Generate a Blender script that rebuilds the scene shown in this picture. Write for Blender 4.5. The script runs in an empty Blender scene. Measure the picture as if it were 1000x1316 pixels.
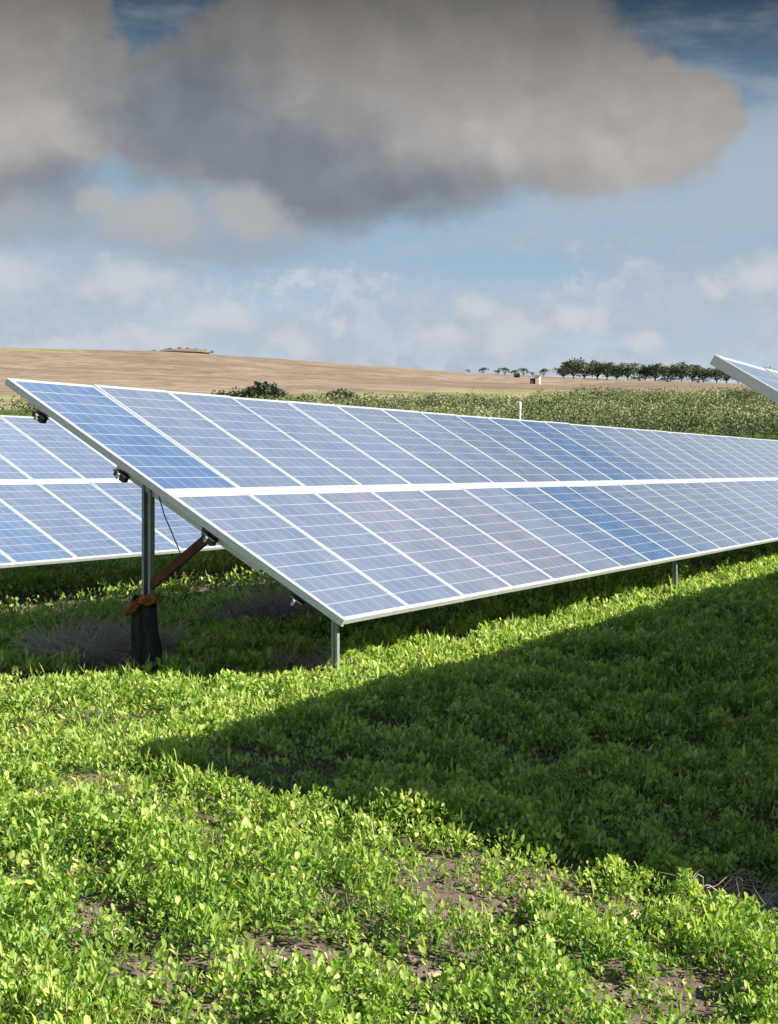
import bpy, bmesh, math, random
import numpy as np
from mathutils import Matrix, Vector

rng = np.random.default_rng(7)
random.seed(7)
D2R = math.radians
scene = bpy.context.scene
COL = scene.collection

# ------------------------------------------------------------------ helpers
CAMH = 1.53                      # eye level above the flat ground under the array
F = 1914.0                       # focal length in photo pixels (1000 px wide)
RA = D2R(68.04)                  # azimuth of the rows
TILT = D2R(30.6)
R2 = np.array([math.cos(RA), math.sin(RA)])      # along the row
N2 = np.array([math.sin(RA), -math.cos(RA)])     # down-slope, horizontally
ROWROT = RA

def xy(q, r):
    return N2 * q + R2 * r

def hash2(ix, iy, seed):
    h = (ix.astype(np.int64) * 374761393 + iy.astype(np.int64) * 668265263 + seed * 974634777) & 0xFFFFFFFF
    h = ((h ^ (h >> 13)) * 1274126177) & 0xFFFFFFFF
    h = h ^ (h >> 16)
    return (h & 0xFFFF) / 65535.0

def vnoise(x, y, seed=0):
    x = np.asarray(x, float); y = np.asarray(y, float)
    ix = np.floor(x); iy = np.floor(y)
    fx = x - ix; fy = y - iy
    fx = fx * fx * (3 - 2 * fx); fy = fy * fy * (3 - 2 * fy)
    a = hash2(ix, iy, seed); b = hash2(ix + 1, iy, seed)
    c = hash2(ix, iy + 1, seed); d = hash2(ix + 1, iy + 1, seed)
    return (a * (1 - fx) + b * fx) * (1 - fy) + (c * (1 - fx) + d * fx) * fy

def fbm(x, y, seed=0, octv=3):
    s = 0; a = 0.5; t = 0
    for o in range(octv):
        s = s + a * vnoise(x * 2 ** o + o * 17.3, y * 2 ** o - o * 9.1, seed + o); t += a; a *= 0.5
    return s / t

def sstep(a, b, x):
    t = np.clip((np.asarray(x, float) - a) / (b - a), 0, 1)
    return t * t * (3 - 2 * t)

def link(o, parent=None, **props):
    COL.objects.link(o)
    if parent is not None:
        o.parent = parent
    for k, v in props.items():
        o[k] = v
    return o

def mesh_np(name, verts, faces_flat, loop_tot, mats=(), smooth=False, attrs=None):
    """verts (n,3); faces_flat: vertex index list; loop_tot: verts per face (int for uniform)"""
    me = bpy.data.meshes.new(name)
    verts = np.ascontiguousarray(verts, dtype=np.float32)
    ff = np.ascontiguousarray(faces_flat, dtype=np.int32).ravel()
    nf = len(ff) // loop_tot
    me.vertices.add(len(verts)); me.vertices.foreach_set('co', verts.ravel())
    me.loops.add(len(ff)); me.loops.foreach_set('vertex_index', ff)
    me.polygons.add(nf)
    me.polygons.foreach_set('loop_start', np.arange(nf, dtype=np.int32) * loop_tot)
    me.polygons.foreach_set('loop_total', np.full(nf, loop_tot, dtype=np.int32))
    if smooth:
        me.polygons.foreach_set('use_smooth', np.ones(nf, dtype=bool))
    me.update(calc_edges=True)
    for m in mats:
        me.materials.append(m)
    if attrs:
        for k, a in attrs.items():
            at = me.attributes.new(k, 'FLOAT', 'POINT')
            at.data.foreach_set('value', np.ascontiguousarray(a, dtype=np.float32))
    return me

class MB:
    def __init__(s): s.bm = bmesh.new()
    def box(s, c, d, M=None, mi=0):
        r = bmesh.ops.create_cube(s.bm, size=1.0)
        vs = r['verts']
        T = Matrix.Translation(c) @ Matrix.Diagonal((d[0], d[1], d[2], 1))
        if M is not None: T = M @ T
        bmesh.ops.transform(s.bm, matrix=T, verts=vs)
        if mi:
            for f in {f for v in vs for f in v.link_faces}: f.material_index = mi
        return s
    def tube(s, pts, rad, n=8, cap=True):
        """sweep a circle with per-point radius through points"""
        rings = []
        pts = [Vector(p) for p in pts]
        for i, p in enumerate(pts):
            t = (pts[min(i + 1, len(pts) - 1)] - pts[max(i - 1, 0)]).normalized()
            a = t.orthogonal().normalized() if abs(t.z) < .9 else t.cross(Vector((0, 1, 0))).normalized()
            if i and rings:
                a = (la - t * la.dot(t)).normalized()
            la = a
            b = t.cross(a)
            rr = rad[i] if hasattr(rad, '__len__') else rad
            rings.append([s.bm.verts.new(p + (a * math.cos(2 * math.pi * k / n) + b * math.sin(2 * math.pi * k / n)) * rr) for k in range(n)])
        for i in range(len(rings) - 1):
            for k in range(n):
                s.bm.faces.new((rings[i][k], rings[i][(k + 1) % n], rings[i + 1][(k + 1) % n], rings[i + 1][k]))
        if cap:
            s.bm.faces.new(rings[0][::-1]); s.bm.faces.new(rings[-1])
        return s
    def bevel(s, w=.002):
        bmesh.ops.bevel(s.bm, geom=s.bm.edges[:], offset=w, segments=1, affect='EDGES', clamp_overlap=True)
        return s
    def mesh(s, name, *mats):
        me = bpy.data.meshes.new(name)
        bmesh.ops.recalc_face_normals(s.bm, faces=s.bm.faces[:])
        s.bm.to_mesh(me); s.bm.free()
        for m in mats: me.materials.append(m)
        return me

def obj(name, me, parent=None, **props):
    return link(bpy.data.objects.new(name, me), parent, **props)

# ------------------------------------------------------------------ node helper
class NT:
    def __init__(s, tree):
        s.t = tree; s.n = tree.nodes; s.l = tree.links
    def new(s, typ, **kw):
        nd = s.n.new(typ)
        for k, v in kw.items(): setattr(nd, k, v)
        return nd
    def put(s, inp, v):
        if isinstance(v, bpy.types.NodeSocket): s.l.new(v, inp)
        elif v is not None: inp.default_value = v
    def m(s, op, a, b=None, c=None, clamp=False):
        nd = s.new('ShaderNodeMath', operation=op, use_clamp=clamp)
        s.put(nd.inputs[0], a); s.put(nd.inputs[1], b)
        if c is not None: s.put(nd.inputs[2], c)
        return nd.outputs[0]
    def mix(s, f, a, b, blend='MIX'):
        nd = s.new('ShaderNodeMix', data_type='RGBA', blend_type=blend)
        s.put(nd.inputs[0], f)
        for i, v in ((6, a), (7, b)):
            if not isinstance(v, bpy.types.NodeSocket): v = (v[0], v[1], v[2], 1)
            s.put(nd.inputs[i], v)
        return nd.outputs[2]
    def ss(s, x, a, b):
        nd = s.new('ShaderNodeMapRange', interpolation_type='SMOOTHSTEP')
        s.put(nd.inputs[0], x); s.put(nd.inputs[1], a); s.put(nd.inputs[2], b)
        return nd.outputs[0]
    def noise(s, vec, scale, detail=3, rough=.55, out='Fac', dist=0.0, dims='3D'):
        nd = s.new('ShaderNodeTexNoise', noise_dimensions=dims)
        s.put(nd.inputs['Vector'], vec); nd.inputs['Scale'].default_value = scale
        nd.inputs['Detail'].default_value = detail; nd.inputs['Roughness'].default_value = rough
        nd.inputs['Distortion'].default_value = dist
        return nd.outputs[0 if out == 'Fac' else 1]
    def attr(s, name):
        return s.new('ShaderNodeAttribute', attribute_name=name).outputs['Fac']
    def comb(s, x, y, z=0.0):
        nd = s.new('ShaderNodeCombineXYZ')
        s.put(nd.inputs[0], x); s.put(nd.inputs[1], y); s.put(nd.inputs[2], z)
        return nd.outputs[0]
    def sep(s, v):
        nd = s.new('ShaderNodeSeparateXYZ'); s.put(nd.inputs[0], v)
        return nd.outputs
    def coord(s, which='Object'):
        return s.new('ShaderNodeTexCoord').outputs[which]

def material(name):
    m = bpy.data.materials.new(name); m.use_nodes = True
    nt = NT(m.node_tree)
    bsdf = nt.n['Principled BSDF']; out = nt.n['Material Output']
    return m, nt, bsdf, out

def bump(nt, bsdf, h, strength=.3, dist=.01):
    b = nt.new('ShaderNodeBump'); b.inputs['Strength'].default_value = strength; b.inputs['Distance'].default_value = dist
    nt.put(b.inputs['Height'], h); nt.l.new(b.outputs[0], bsdf.inputs['Normal'])

# ------------------------------------------------------------------ materials
def metal_mat(name, c1, c2, rough=.45, metallic=.0, scale=18, bs=.15):
    m, nt, b, o = material(name)
    n = nt.noise(nt.coord(), scale, 4, .6)
    n2 = nt.noise(nt.coord(), scale * .17, 2)
    f = nt.m('ADD', nt.m('MULTIPLY', n, .6), nt.m('MULTIPLY', n2, .5))
    nt.put(b.inputs['Base Color'], nt.mix(nt.ss(f, .35, .75), c1, c2))
    b.inputs['Metallic'].default_value = metallic
    nt.put(b.inputs['Roughness'], nt.m('ADD', nt.m('MULTIPLY', n, .25), rough - .12))
    bump(nt, b, n, bs, .002)
    return m

M_beam = metal_mat('brushed_edge_beam', (.60, .67, .68), (.70, .76, .77), .5, .15, 9)
M_frame = metal_mat('anodised_aluminium', (.40, .45, .47), (.50, .55, .56), .42, .25, 9)
M_rail = metal_mat('pale_rail_metal', (.42, .45, .46), (.52, .55, .55), .5, .1, 6)
M_galv = metal_mat('galvanised_steel', (.20, .25, .26), (.34, .40, .40), .5, .35, 30)
M_dark = metal_mat('dark_steel', (.025, .028, .03), (.07, .07, .07), .5, .2, 40)
M_rust = metal_mat('rusted_steel', (.045, .018, .012), (.16, .06, .03), .8, .1, 25, .5)
M_white = metal_mat('white_paint', (.72, .72, .70), (.82, .82, .80), .6, 0, 12)

def cell_mat():
    m, nt, b, o = material('silicon_cells_under_glass')
    P = nt.sep(nt.coord())
    # local x 0..0.958 over 6 cells, y 0..1.618 over 10 cells (origin at the glass corner)
    ex, ey = .959, 1.661
    cx = nt.m('MULTIPLY', nt.m('SUBTRACT', P[0], .012), 6 / (ex - .024))
    cy = nt.m('MULTIPLY', nt.m('SUBTRACT', P[1], .016), 10 / (ey - .032))
    fx = nt.m('FRACT', cx); fy = nt.m('FRACT', cy)
    dx = nt.m('MULTIPLY', nt.m('MINIMUM', fx, nt.m('SUBTRACT', 1.0, fx)), .156)
    dy = nt.m('MULTIPLY', nt.m('MINIMUM', fy, nt.m('SUBTRACT', 1.0, fy)), .160)
    gapx = nt.m('LESS_THAN', dx, .0016); gapy = nt.m('LESS_THAN', dy, .0026)
    out_x = nt.m('MAXIMUM', nt.m('LESS_THAN', P[0], .013), nt.m('GREATER_THAN', P[0], ex - .013))
    out_y = nt.m('MAXIMUM', nt.m('LESS_THAN', P[1], .018), nt.m('GREATER_THAN', P[1], ey - .018))
    gap = nt.m('MAXIMUM', nt.m('MAXIMUM', gapx, gapy), nt.m('MAXIMUM', out_x, out_y))
    # busbars: three thin silver strips per cell running up the module
    bb = nt.m('FRACT', nt.m('ADD', nt.m('MULTIPLY', fx, 3.0), 0.0))
    bb = nt.m('LESS_THAN', nt.m('ABSOLUTE', nt.m('SUBTRACT', bb, .5)), .030)
    # per-cell tone (polycrystalline cells are never equal)
    oi = nt.new('ShaderNodeObjectInfo')
    cell_id = nt.comb(nt.m('FLOOR', cx), nt.m('FLOOR', cy), nt.m('MULTIPLY', oi.outputs['Random'], 91.7))
    wn = nt.new('ShaderNodeTexWhiteNoise', noise_dimensions='3D'); nt.put(wn.inputs['Vector'], cell_id)
    vor = nt.new('ShaderNodeTexVoronoi'); nt.put(vor.inputs['Vector'], nt.coord()); vor.inputs['Scale'].default_value = 70
    crys = nt.sep(vor.outputs['Color'])[0]
    tone = nt.m('ADD', nt.m('MULTIPLY', wn.outputs['Value'], .5), nt.m('MULTIPLY', crys, .5))
    c = nt.mix(tone, (.80, .86, .92), (1.18, 1.12, 1.06))
    c = nt.mix(1.0, c, oi.outputs['Color'], 'MULTIPLY')
    c = nt.mix(nt.m('MULTIPLY', bb, .45), c, (.42, .46, .52))
    c = nt.mix(gap, c, (.40, .47, .56))
    # a thin film of dust, more of it in drifts
    dn = nt.noise(nt.coord(), 2.3, 4, .6)
    c = nt.mix(nt.m('ADD', nt.m('MULTIPLY', nt.ss(dn, .3, .8), .12), .03), c, (.42, .42, .42))
    nt.put(b.inputs['Base Color'], c)
    nt.put(b.inputs['Roughness'], nt.m('ADD', .09, nt.m('MULTIPLY', dn, .12)))
    b.inputs['IOR'].default_value = 1.5
    return m
M_cell = cell_mat()

def leaf_mat(name, stops, transl=.45, tscale=1.25, rough=.5):
    """stops: colours blended by the per-leaf attribute 'tint'"""
    m, nt, b, o = material(name)
    t = nt.attr('tint')
    cr = nt.new('ShaderNodeValToRGB'); nt.put(cr.inputs[0], t)
    el = cr.color_ramp.elements
    while len(el) < len(stops): el.new(.5)
    for e, (p, c) in zip(el, stops):
        e.position = p; e.color = (*c, 1)
    c = cr.outputs[0]
    nt.put(b.inputs['Base Color'], c)
    b.inputs['Roughness'].default_value = rough
    b.inputs['Specular IOR Level'].default_value = .35
    tr = nt.new('ShaderNodeBsdfTranslucent')
    nt.put(tr.inputs[0], nt.mix(1.0, c, (tscale * 1.05, tscale * 1.15, tscale * .45), 'MULTIPLY'))
    mx = nt.new('ShaderNodeMixShader'); mx.inputs[0].default_value = transl
    nt.l.new(b.outputs[0], mx.inputs[1]); nt.l.new(tr.outputs[0], mx.inputs[2]); nt.l.new(mx.outputs[0], o.inputs[0])
    return m
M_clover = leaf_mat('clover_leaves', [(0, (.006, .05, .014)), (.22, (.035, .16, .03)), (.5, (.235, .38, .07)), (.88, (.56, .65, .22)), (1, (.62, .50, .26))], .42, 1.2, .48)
M_scrub = leaf_mat('olive_green_scrub_leaves', [(0, (.035, .06, .03)), (.35, (.115, .155, .08)), (.7, (.22, .255, .14)), (1, (.32, .34, .20))], .2, .9, .7)
M_crown = leaf_mat('hazed_grey_green_leaves', [(0, (.05, .07, .05)), (.5, (.095, .125, .08)), (1, (.17, .20, .14))], .15, .9, .7)  # lightened and greyed: distance haze put into the leaf colour
M_dry = leaf_mat('dry_weed_stalks', [(0, (.08, .06, .05)), (.5, (.34, .27, .24)), (1, (.64, .56, .46))], .1, .9, .8)
M_weed = leaf_mat('pale_weed_leaves', [(0, (.14, .22, .05)), (.6, (.27, .34, .09)), (1, (.5, .47, .24))], .4, 1.1, .6)

def bark_mat(name, c1, c2, sc=30):
    m, nt, b, o = material(name)
    mp = nt.new('ShaderNodeMapping'); nt.put(mp.inputs[0], nt.coord()); mp.inputs['Scale'].default_value = (1, 1, .25)
    n = nt.noise(mp.outputs[0], sc, 5, .7)
    nt.put(b.inputs['Base Color'], nt.mix(nt.ss(n, .35, .7), c1, c2)); b.inputs['Roughness'].default_value = .85
    bump(nt, b, n, .8, .02)
    return m
M_bark = bark_mat('tree_bark', (.05, .04, .03), (.13, .10, .08), 3)
M_char = bark_mat('charred_black_wood', (.006, .006, .008), (.035, .035, .045))
M_ochre = bark_mat('rusty_orange_crust', (.16, .05, .012), (.50, .21, .05), 26)
M_stone = bark_mat('pale_stone', (.35, .28, .2), (.6, .5, .38), 2)

M_clod = bark_mat('clods_of_earth', (.11, .085, .065), (.27, .22, .175), 14)

def ground_mat():
    m, nt, b, o = material('field_soil')
    P = nt.coord()
    n1 = nt.noise(P, .9, 5, .6); n2 = nt.noise(P, 9, 5, .65); n3 = nt.noise(P, 60, 4, .7)
    soil = nt.mix(nt.ss(n2, .3, .7), (.085, .065, .050), (.19, .155, .125))
    soil = nt.mix(nt.m('MULTIPLY', nt.ss(n3, .5, .75), .5), soil, (.29, .245, .20))
    # meadow ground seen between distant plants
    grass = nt.mix(nt.ss(n1, .3, .7), (.05, .09, .025), (.12, .17, .05))
    # ploughed hill: long furrows and patches
    w = nt.new('ShaderNodeTexWave', wave_type='BANDS', bands_direction='Y'); nt.put(w.inputs['Vector'], P)
    w.inputs['Scale'].default_value = .16; w.inputs['Distortion'].default_value = 9; w.inputs['Detail'].default_value = 3; w.inputs['Detail Scale'].default_value = .35
    nb = nt.noise(P, .035, 5, .62); nf = nt.noise(P, .3, 5, .75)
    mp = nt.new('ShaderNodeMapping'); nt.put(mp.inputs[0], P); mp.inputs['Scale'].default_value = (.16, .5, .5)
    ns = nt.noise(mp.outputs[0], 1.0, 4, .65)
    tan = nt.mix(nt.ss(nb, .40, .60), (.20, .160, .128), (.31, .25, .20))
    tan = nt.mix(nt.m('MULTIPLY', nt.ss(ns, .44, .62), .75), tan, (.165, .115, .09))
    tan = nt.mix(nt.m('MULTIPLY', w.outputs[0], .16), tan, (.40, .32, .24))
    tan = nt.mix(nt.m('MULTIPLY', nt.ss(nf, .46, .62), .62), tan, (.13, .10, .075))
    verge = nt.mix(nt.ss(nt.noise(P, .12, 5, .7), .35, .65), (.17, .18, .09), (.31, .28, .16))
    wt, wg, wm = nt.attr('w_tan'), nt.attr('w_verge'), nt.attr('w_meadow')
    jit = nt.m('MULTIPLY', nt.m('SUBTRACT', nt.noise(P, .08, 5, .65), .5), 1.1)
    c = nt.mix(nt.ss(nt.m('ADD', wm, jit), .4, .6), soil, grass)
    c = nt.mix(nt.ss(nt.m('ADD', wg, jit), .35, .65), c, verge)
    c = nt.mix(nt.ss(nt.m('ADD', wt, jit), .35, .65), c, tan)
    nt.put(b.inputs['Base Color'], c); b.inputs['Roughness'].default_value = .95
    b.inputs['Specular IOR Level'].default_value = .1
    h = nt.m('ADD', n2, nt.m('MULTIPLY', n3, .5))
    bump(nt, b, h, .7, .03)
    return m
M_ground = ground_mat()

# ------------------------------------------------------------------ terrain
SKY_PX = np.array([-1500, -400, 0, 110, 200, 250, 350, 450, 620, 720, 960, 1200, 1600, 2600], float)
SKY_Y = np.array([470, 463, 457, 456.5, 457, 458.5, 463, 470, 481, 485, 494, 499, 503, 510], float)
CREST = 380.0

def ground_z(x, y):
    x = np.asarray(x, float); y = np.asarray(y, float)
    q = x * N2[0] + y * N2[1]
    d = np.hypot(x, y)
    px = 700 + F * np.clip(np.where(y > .25 * d, x / np.maximum(y, 1e-3), np.sign(x) * 4), -1.1, .95)
    zc = CAMH + (604 - np.interp(px, SKY_PX, SKY_Y)) / F * CREST
    front = sstep(-.2, .35, y / np.maximum(d, 1e-6))            # hills only ahead; gentle plain behind
    # near bank: falls away towards the lower right
    qq = np.clip(q + 4.9, 0, None)
    near = -.148 * np.minimum(qq, 5.5) - .05 * np.clip(qq - 5.5, 0, 12)
    near = near * (1 - sstep(26, 70, d))
    ks = np.array([0, 28, 55, 80, 120, 165, 230, 300, 350, 380, 430, 520, 800, 1600, 4000], float)
    s = zc / 24.0
    vc = (zc - CAMH) / CREST
    at = lambda dd, k: CAMH + dd * (.0507 + (vc - .0507) * k)
    cols = [0, 0, .9, 3.0, 6.2, 9.9, at(230, .45), at(300, .80), at(350, .95), zc, 23.6 * s, 14 * s, -8, -14, -20]
    # smooth (Catmull-Rom style) interpolation along the distance
    z = np.zeros_like(d)
    cols = [np.broadcast_to(np.asarray(c, float), d.shape) for c in cols]
    for i in range(len(ks) - 1):
        a, b = ks[i], ks[i + 1]
        mk = (d >= a) & (d < b)
        if not mk.any(): continue
        t = (d[mk] - a) / (b - a)
        y0, y1 = cols[i][mk], cols[i + 1][mk]
        m0 = ((cols[i + 1][mk] - cols[max(i - 1, 0)][mk]) / (ks[i + 1] - ks[max(i - 1, 0)])) if i else 0
        j = min(i + 2, len(ks) - 1)
        m1 = (cols[j][mk] - cols[i][mk]) / (ks[j] - ks[i])
        h00 = 2 * t ** 3 - 3 * t ** 2 + 1; h10 = t ** 3 - 2 * t ** 2 + t; h01 = -2 * t ** 3 + 3 * t ** 2; h11 = t ** 3 - t ** 2
        z[mk] = h00 * y0 + h10 * (b - a) * m0 + h01 * y1 + h11 * (b - a) * m1
    z = z * front + near
    und = (fbm(x * .9, y * .9, 3, 3) - .5) * .10 + (fbm(x * 4.5, y * 4.5, 9, 2) - .5) * .035
    z = z + und * (1 - sstep(30, 60, d)) + (fbm(x * .03, y * .03, 5, 3) - .5) * 1.2 * sstep(50, 120, d) * (1 - sstep(300, 370, d) * .7)
    return z

def gz(x, y):
    return float(ground_z(np.array([x]), np.array([y]))[0])

def bare(x, y):
    """1 where the soil is bare (patches seen in the foreground)"""
    b = np.zeros_like(x)
    for px, py, rx, ry in BARE:
        p = pix_ground(px, py)
        k = abs(p[1]) / F
        cx, cy = p[0], p[1]
        # ellipse on the ground: rx,ry in metres
        e = ((x - cx) / (rx * .85)) ** 2 + ((y - cy) / (ry * .85)) ** 2
        n = fbm(x * 5 + 3, y * 5, 21, 3) - .5
        b = np.maximum(b, 1 - sstep(.35, 1.15, e + n * 2.6))
    return b

def pix_ground(px, py):
    """ground point seen at a photo pixel"""
    t = 1.0
    dx, dz = (px - 700) / F, (604 - py) / F
    lo, hi = 1.0, 60.0
    ys = np.linspace(2, 60, 2000)
    zz = ground_z(dx * ys, ys) - (CAMH + dz * ys)
    k = int(np.argmax(zz > -0.0))
    return (dx * ys[k], ys[k])

BARE = [(600, 1185, .50, .42), (500, 1165, .35, .25), (135, 1195, .20, .30), (555, 1255, .25, .25), (780, 1275, .30, .25), (900, 1280, .3, .25),
        (700, 1165, .30, .22), (380, 1240, .25, .16), (830, 1180, .28, .14), (650, 1230, .2, .2), (440, 1200, .14, .12), (330, 1130, .1, .12)]

def build_ground():
    # one polar sheet round the camera foot, dense near and ahead
    az = np.concatenate([np.linspace(-180, -40, 50, endpoint=False), np.linspace(-40, -24, 50, endpoint=False),
                         np.linspace(-24, 14, 420, endpoint=False), np.linspace(14, 40, 70, endpoint=False), np.linspace(40, 180, 50)])
    rr = np.concatenate([np.linspace(.3, 4, 20, endpoint=False), np.linspace(4, 12, 200, endpoint=False), np.geomspace(12, 60, 170, endpoint=False),
                         np.geomspace(60, 420, 170, endpoint=False), np.geomspace(420, 4000, 40)])
    A, Rr = np.meshgrid(np.radians(az), rr)
    X = np.sin(A) * Rr; Y = np.cos(A) * Rr
    Z = ground_z(X, Y)
    nr, na = X.shape
    v = np.stack([X, Y, Z], -1).reshape(-1, 3)
    i = np.arange(nr - 1)[:, None] * na + np.arange(na - 1)[None, :]
    f = np.stack([i, i + 1, i + na + 1, i + na], -1).reshape(-1, 4)[:, ::-1]
    # centre cap
    cidx = len(v); v = np.vstack([v, [[0, 0, gz(0, 0)]]])
    x, y = v[:, 0], v[:, 1]; d = np.hypot(x, y)
    pxx = 700 + F * np.clip(x / np.maximum(y, .1), -3, 3)
    scrub_top = np.interp(pxx, [-500, 250, 430, 700, 1000], [120, 125, 142, 150, 160])
    wm = sstep(20, 34, d)
    wv = sstep(scrub_top - 18, scrub_top + 2, d)
    wt = sstep(scrub_top + 14, scrub_top + 45, d)
    # green field near the crest at the far left
    wt = wt * (1 - sstep(318, 342, d) * (1 - sstep(360, 372, d)) * (1 - sstep(60, 150, pxx)))
    # pale grass under the trees on the right crest
    wt = wt * (1 - .75 * sstep(300, 330, d) * sstep(740, 800, pxx))
    me = mesh_np('ground', v, f, 4, [M_ground], True, {'w_tan': wt, 'w_verge': wv, 'w_meadow': wm})
    o = obj('ground', me, kind='structure')
    return o
build_ground()

# ------------------------------------------------------------------ leaves
def leaf_mesh(name, P, size, az, pitch, width, tint, mat, curl=.25, rich=False):
    """vectorised pointed leaves. P base points (n,3)"""
    n = len(P)
    dirh = np.stack([np.cos(az), np.sin(az), np.zeros(n)], -1)
    side = np.stack([-np.sin(az), np.cos(az), np.zeros(n)], -1)
    up = np.array([0, 0, 1.0])
    fw = dirh * np.cos(pitch)[:, None] + up * np.sin(pitch)[:, None]
    nm = -dirh * np.sin(pitch)[:, None] + up * np.cos(pitch)[:, None]
    # roll about the leaf axis
    ro = rng.uniform(-.9, .9, n)
    s2 = side * np.cos(ro)[:, None] + nm * np.sin(ro)[:, None]
    n2 = -side * np.sin(ro)[:, None] + nm * np.cos(ro)[:, None]
    L = size[:, None]; W = (size * width)[:, None]
    base = P
    if rich:
        mid = P + fw * L * .55 - n2 * L * curl * .18
        l1 = P + fw * L * .38 + s2 * W * .46 + n2 * W * .12
        r1 = P + fw * L * .38 - s2 * W * .46 + n2 * W * .12
        l2 = P + fw * L * .78 + s2 * W * .40 + n2 * W * .06
        r2 = P + fw * L * .78 - s2 * W * .40 + n2 * W * .06
        tip = P + fw * L - n2 * L * curl * .35
        V = np.stack([base, l1, l2, tip, r2, r1, mid], 1).reshape(-1, 3)
        k = np.arange(n)[:, None] * 7
        T = np.array([[0, 6, 1], [1, 6, 2], [2, 6, 3], [3, 6, 4], [4, 6, 5], [5, 6, 0]]).reshape(1, -1)
        Fc = (k + T).reshape(-1, 3); per = 7
    else:
        l1 = P + fw * L * .5 + s2 * W * .5 + n2 * W * .12
        r1 = P + fw * L * .5 - s2 * W * .5 + n2 * W * .12
        tip = P + fw * L - n2 * L * curl * .3
        V = np.stack([base, l1, tip, r1], 1).reshape(-1, 3)
        k = np.arange(n)[:, None] * 4
        T = np.array([[0, 2, 1], [0, 3, 2]]).reshape(1, -1)
        Fc = (k + T).reshape(-1, 3); per = 4
    return mesh_np(name, V, Fc, 3, [mat], False, {'tint': np.repeat(tint, per)})

def in_bank(d):
    return d

BRUSH = [(150, 855, .50), (375, 809, .62), (400, 865, .34), (945, 1168, .20), (185, 860, .25)]
def make_cover():
    heaps = [(*pix_ground(a, b), c) for a, b, c in BRUSH]
    # sample positions in polar bands; density thins and leaves grow slightly with distance
    bands = [(3.6, 6, 11500, .030, True), (6, 8, 10000, .032, True), (8, 11, 7500, .037, False), (11, 16, 3800, .050, False), (16, 24, 1500, .066, False), (24, 42, 400, .10, False)]
    parts_r, parts_s = [], []
    for d0, d1, dens, sz, rich in bands:
        a0, a1 = D2R(-27), D2R(15)
        area = (a1 - a0) * (d1 ** 2 - d0 ** 2) / 2
        n = int(area * dens)
        a = rng.uniform(a0, a1, n); d = np.sqrt(rng.uniform(d0 ** 2, d1 ** 2, n))
        x = np.sin(a) * d; y = np.cos(a) * d
        cl = fbm(x * 2.2, y * 2.2, 31, 3)            # hummocks of growth
        cf = fbm(x * 9, y * 9, 41, 2)                # single plants
        bt = bare(x, y) if d0 < 9 else np.zeros(n)
        q = x * N2[0] + y * N2[1]
        # worn soil in the lee of the array and round its posts
        lee = sstep(.52, .66, fbm(x * 1.1 + 5, y * 1.1, 77, 3)) * (q < -5.6) * .8
        strip = sstep(-13.8, -12.6, q) * (1 - sstep(-11.5, -10.8, q)) * .93
        lee = np.maximum(lee, strip)
        for hx, hy, hr in heaps:
            lee = np.maximum(lee, .9 * (1 - sstep(hr * .7, hr * 1.25, np.hypot(x - hx, (y - hy) * .8))))
        dens_f = (.30 + 1.25 * sstep(.30, .62, cl)) * (.35 + .95 * sstep(.35, .6, cf)) * (1 - .86 * bt) * (1 - lee)
        keep = rng.uniform(0, 1.1, n) < dens_f
        x, y, cl, cf, d, bt, q = [v[keep] for v in (x, y, cl, cf, d, bt, q)]
        n = len(x)
        H = (.03 + .10 * sstep(.3, .75, cl) + .08 * sstep(.35, .7, cf)) * (1 - .6 * bt)
        # jitter leaves round plant centres
        gx = ground_z(x, y)
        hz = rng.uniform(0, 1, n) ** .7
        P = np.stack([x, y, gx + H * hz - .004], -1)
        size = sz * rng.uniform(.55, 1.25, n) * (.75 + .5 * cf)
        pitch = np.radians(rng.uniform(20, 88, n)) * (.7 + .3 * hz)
        tint = .10 + .52 * rng.beta(1.6, 1.6, n) + .30 * hz * (.4 + cf) * .9 + .22 * (fbm(x * .7, y * .7, 55, 3) - .5)  # low leaves darker: shade of the gaps put into the tint
        # every fifth leaf is a narrow upright blade, long in the tussocks
        bl = rng.uniform(0, 1, n) < (.04 + .16 * sstep(.58, .72, fbm(x * 1.3 + 40, y * 1.3, 101, 2)))
        yel = rng.uniform(0, 1, n) < (.012 + .06 * sstep(.5, .75, fbm(x * 1.7, y * 1.7, 66, 2)))
        tint = np.where(yel, rng.uniform(.88, 1.0, n), np.clip(tint, 0, .88))
        w = rng.uniform(.36, .72, n)
        size = np.where(bl, size * rng.uniform(1.3, 2.4, n), size * rng.uniform(.6, 1.25, n)); w = np.where(bl, rng.uniform(.10, .18, n), w)
        pitch = np.where(bl, np.radians(rng.uniform(50, 88, n)), pitch)
        (parts_r if rich else parts_s).append((P, size, rng.uniform(0, 2 * np.pi, n), pitch, w, tint))
    for nm, ps, rich in (('clover', parts_r, True), ('meadow_grass', parts_s, False)):
        a = [np.concatenate([p[i] for p in ps]) for i in range(6)]
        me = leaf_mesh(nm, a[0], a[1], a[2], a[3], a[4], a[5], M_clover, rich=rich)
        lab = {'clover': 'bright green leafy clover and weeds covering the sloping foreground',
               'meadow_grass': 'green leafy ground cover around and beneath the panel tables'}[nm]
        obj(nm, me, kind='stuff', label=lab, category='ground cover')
        print(nm, len(a[0]))
make_cover()

# ------------------------------------------------------------------ solar arrays
W = 1.0            # column pitch
ML = 1.70         # module length
V2 = 1.748         # start of the lower module (measured down the slope)
ST, CT, TT = math.sin(TILT), math.cos(TILT), math.tan(TILT)
MODW = .991
LIP = .0195

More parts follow.
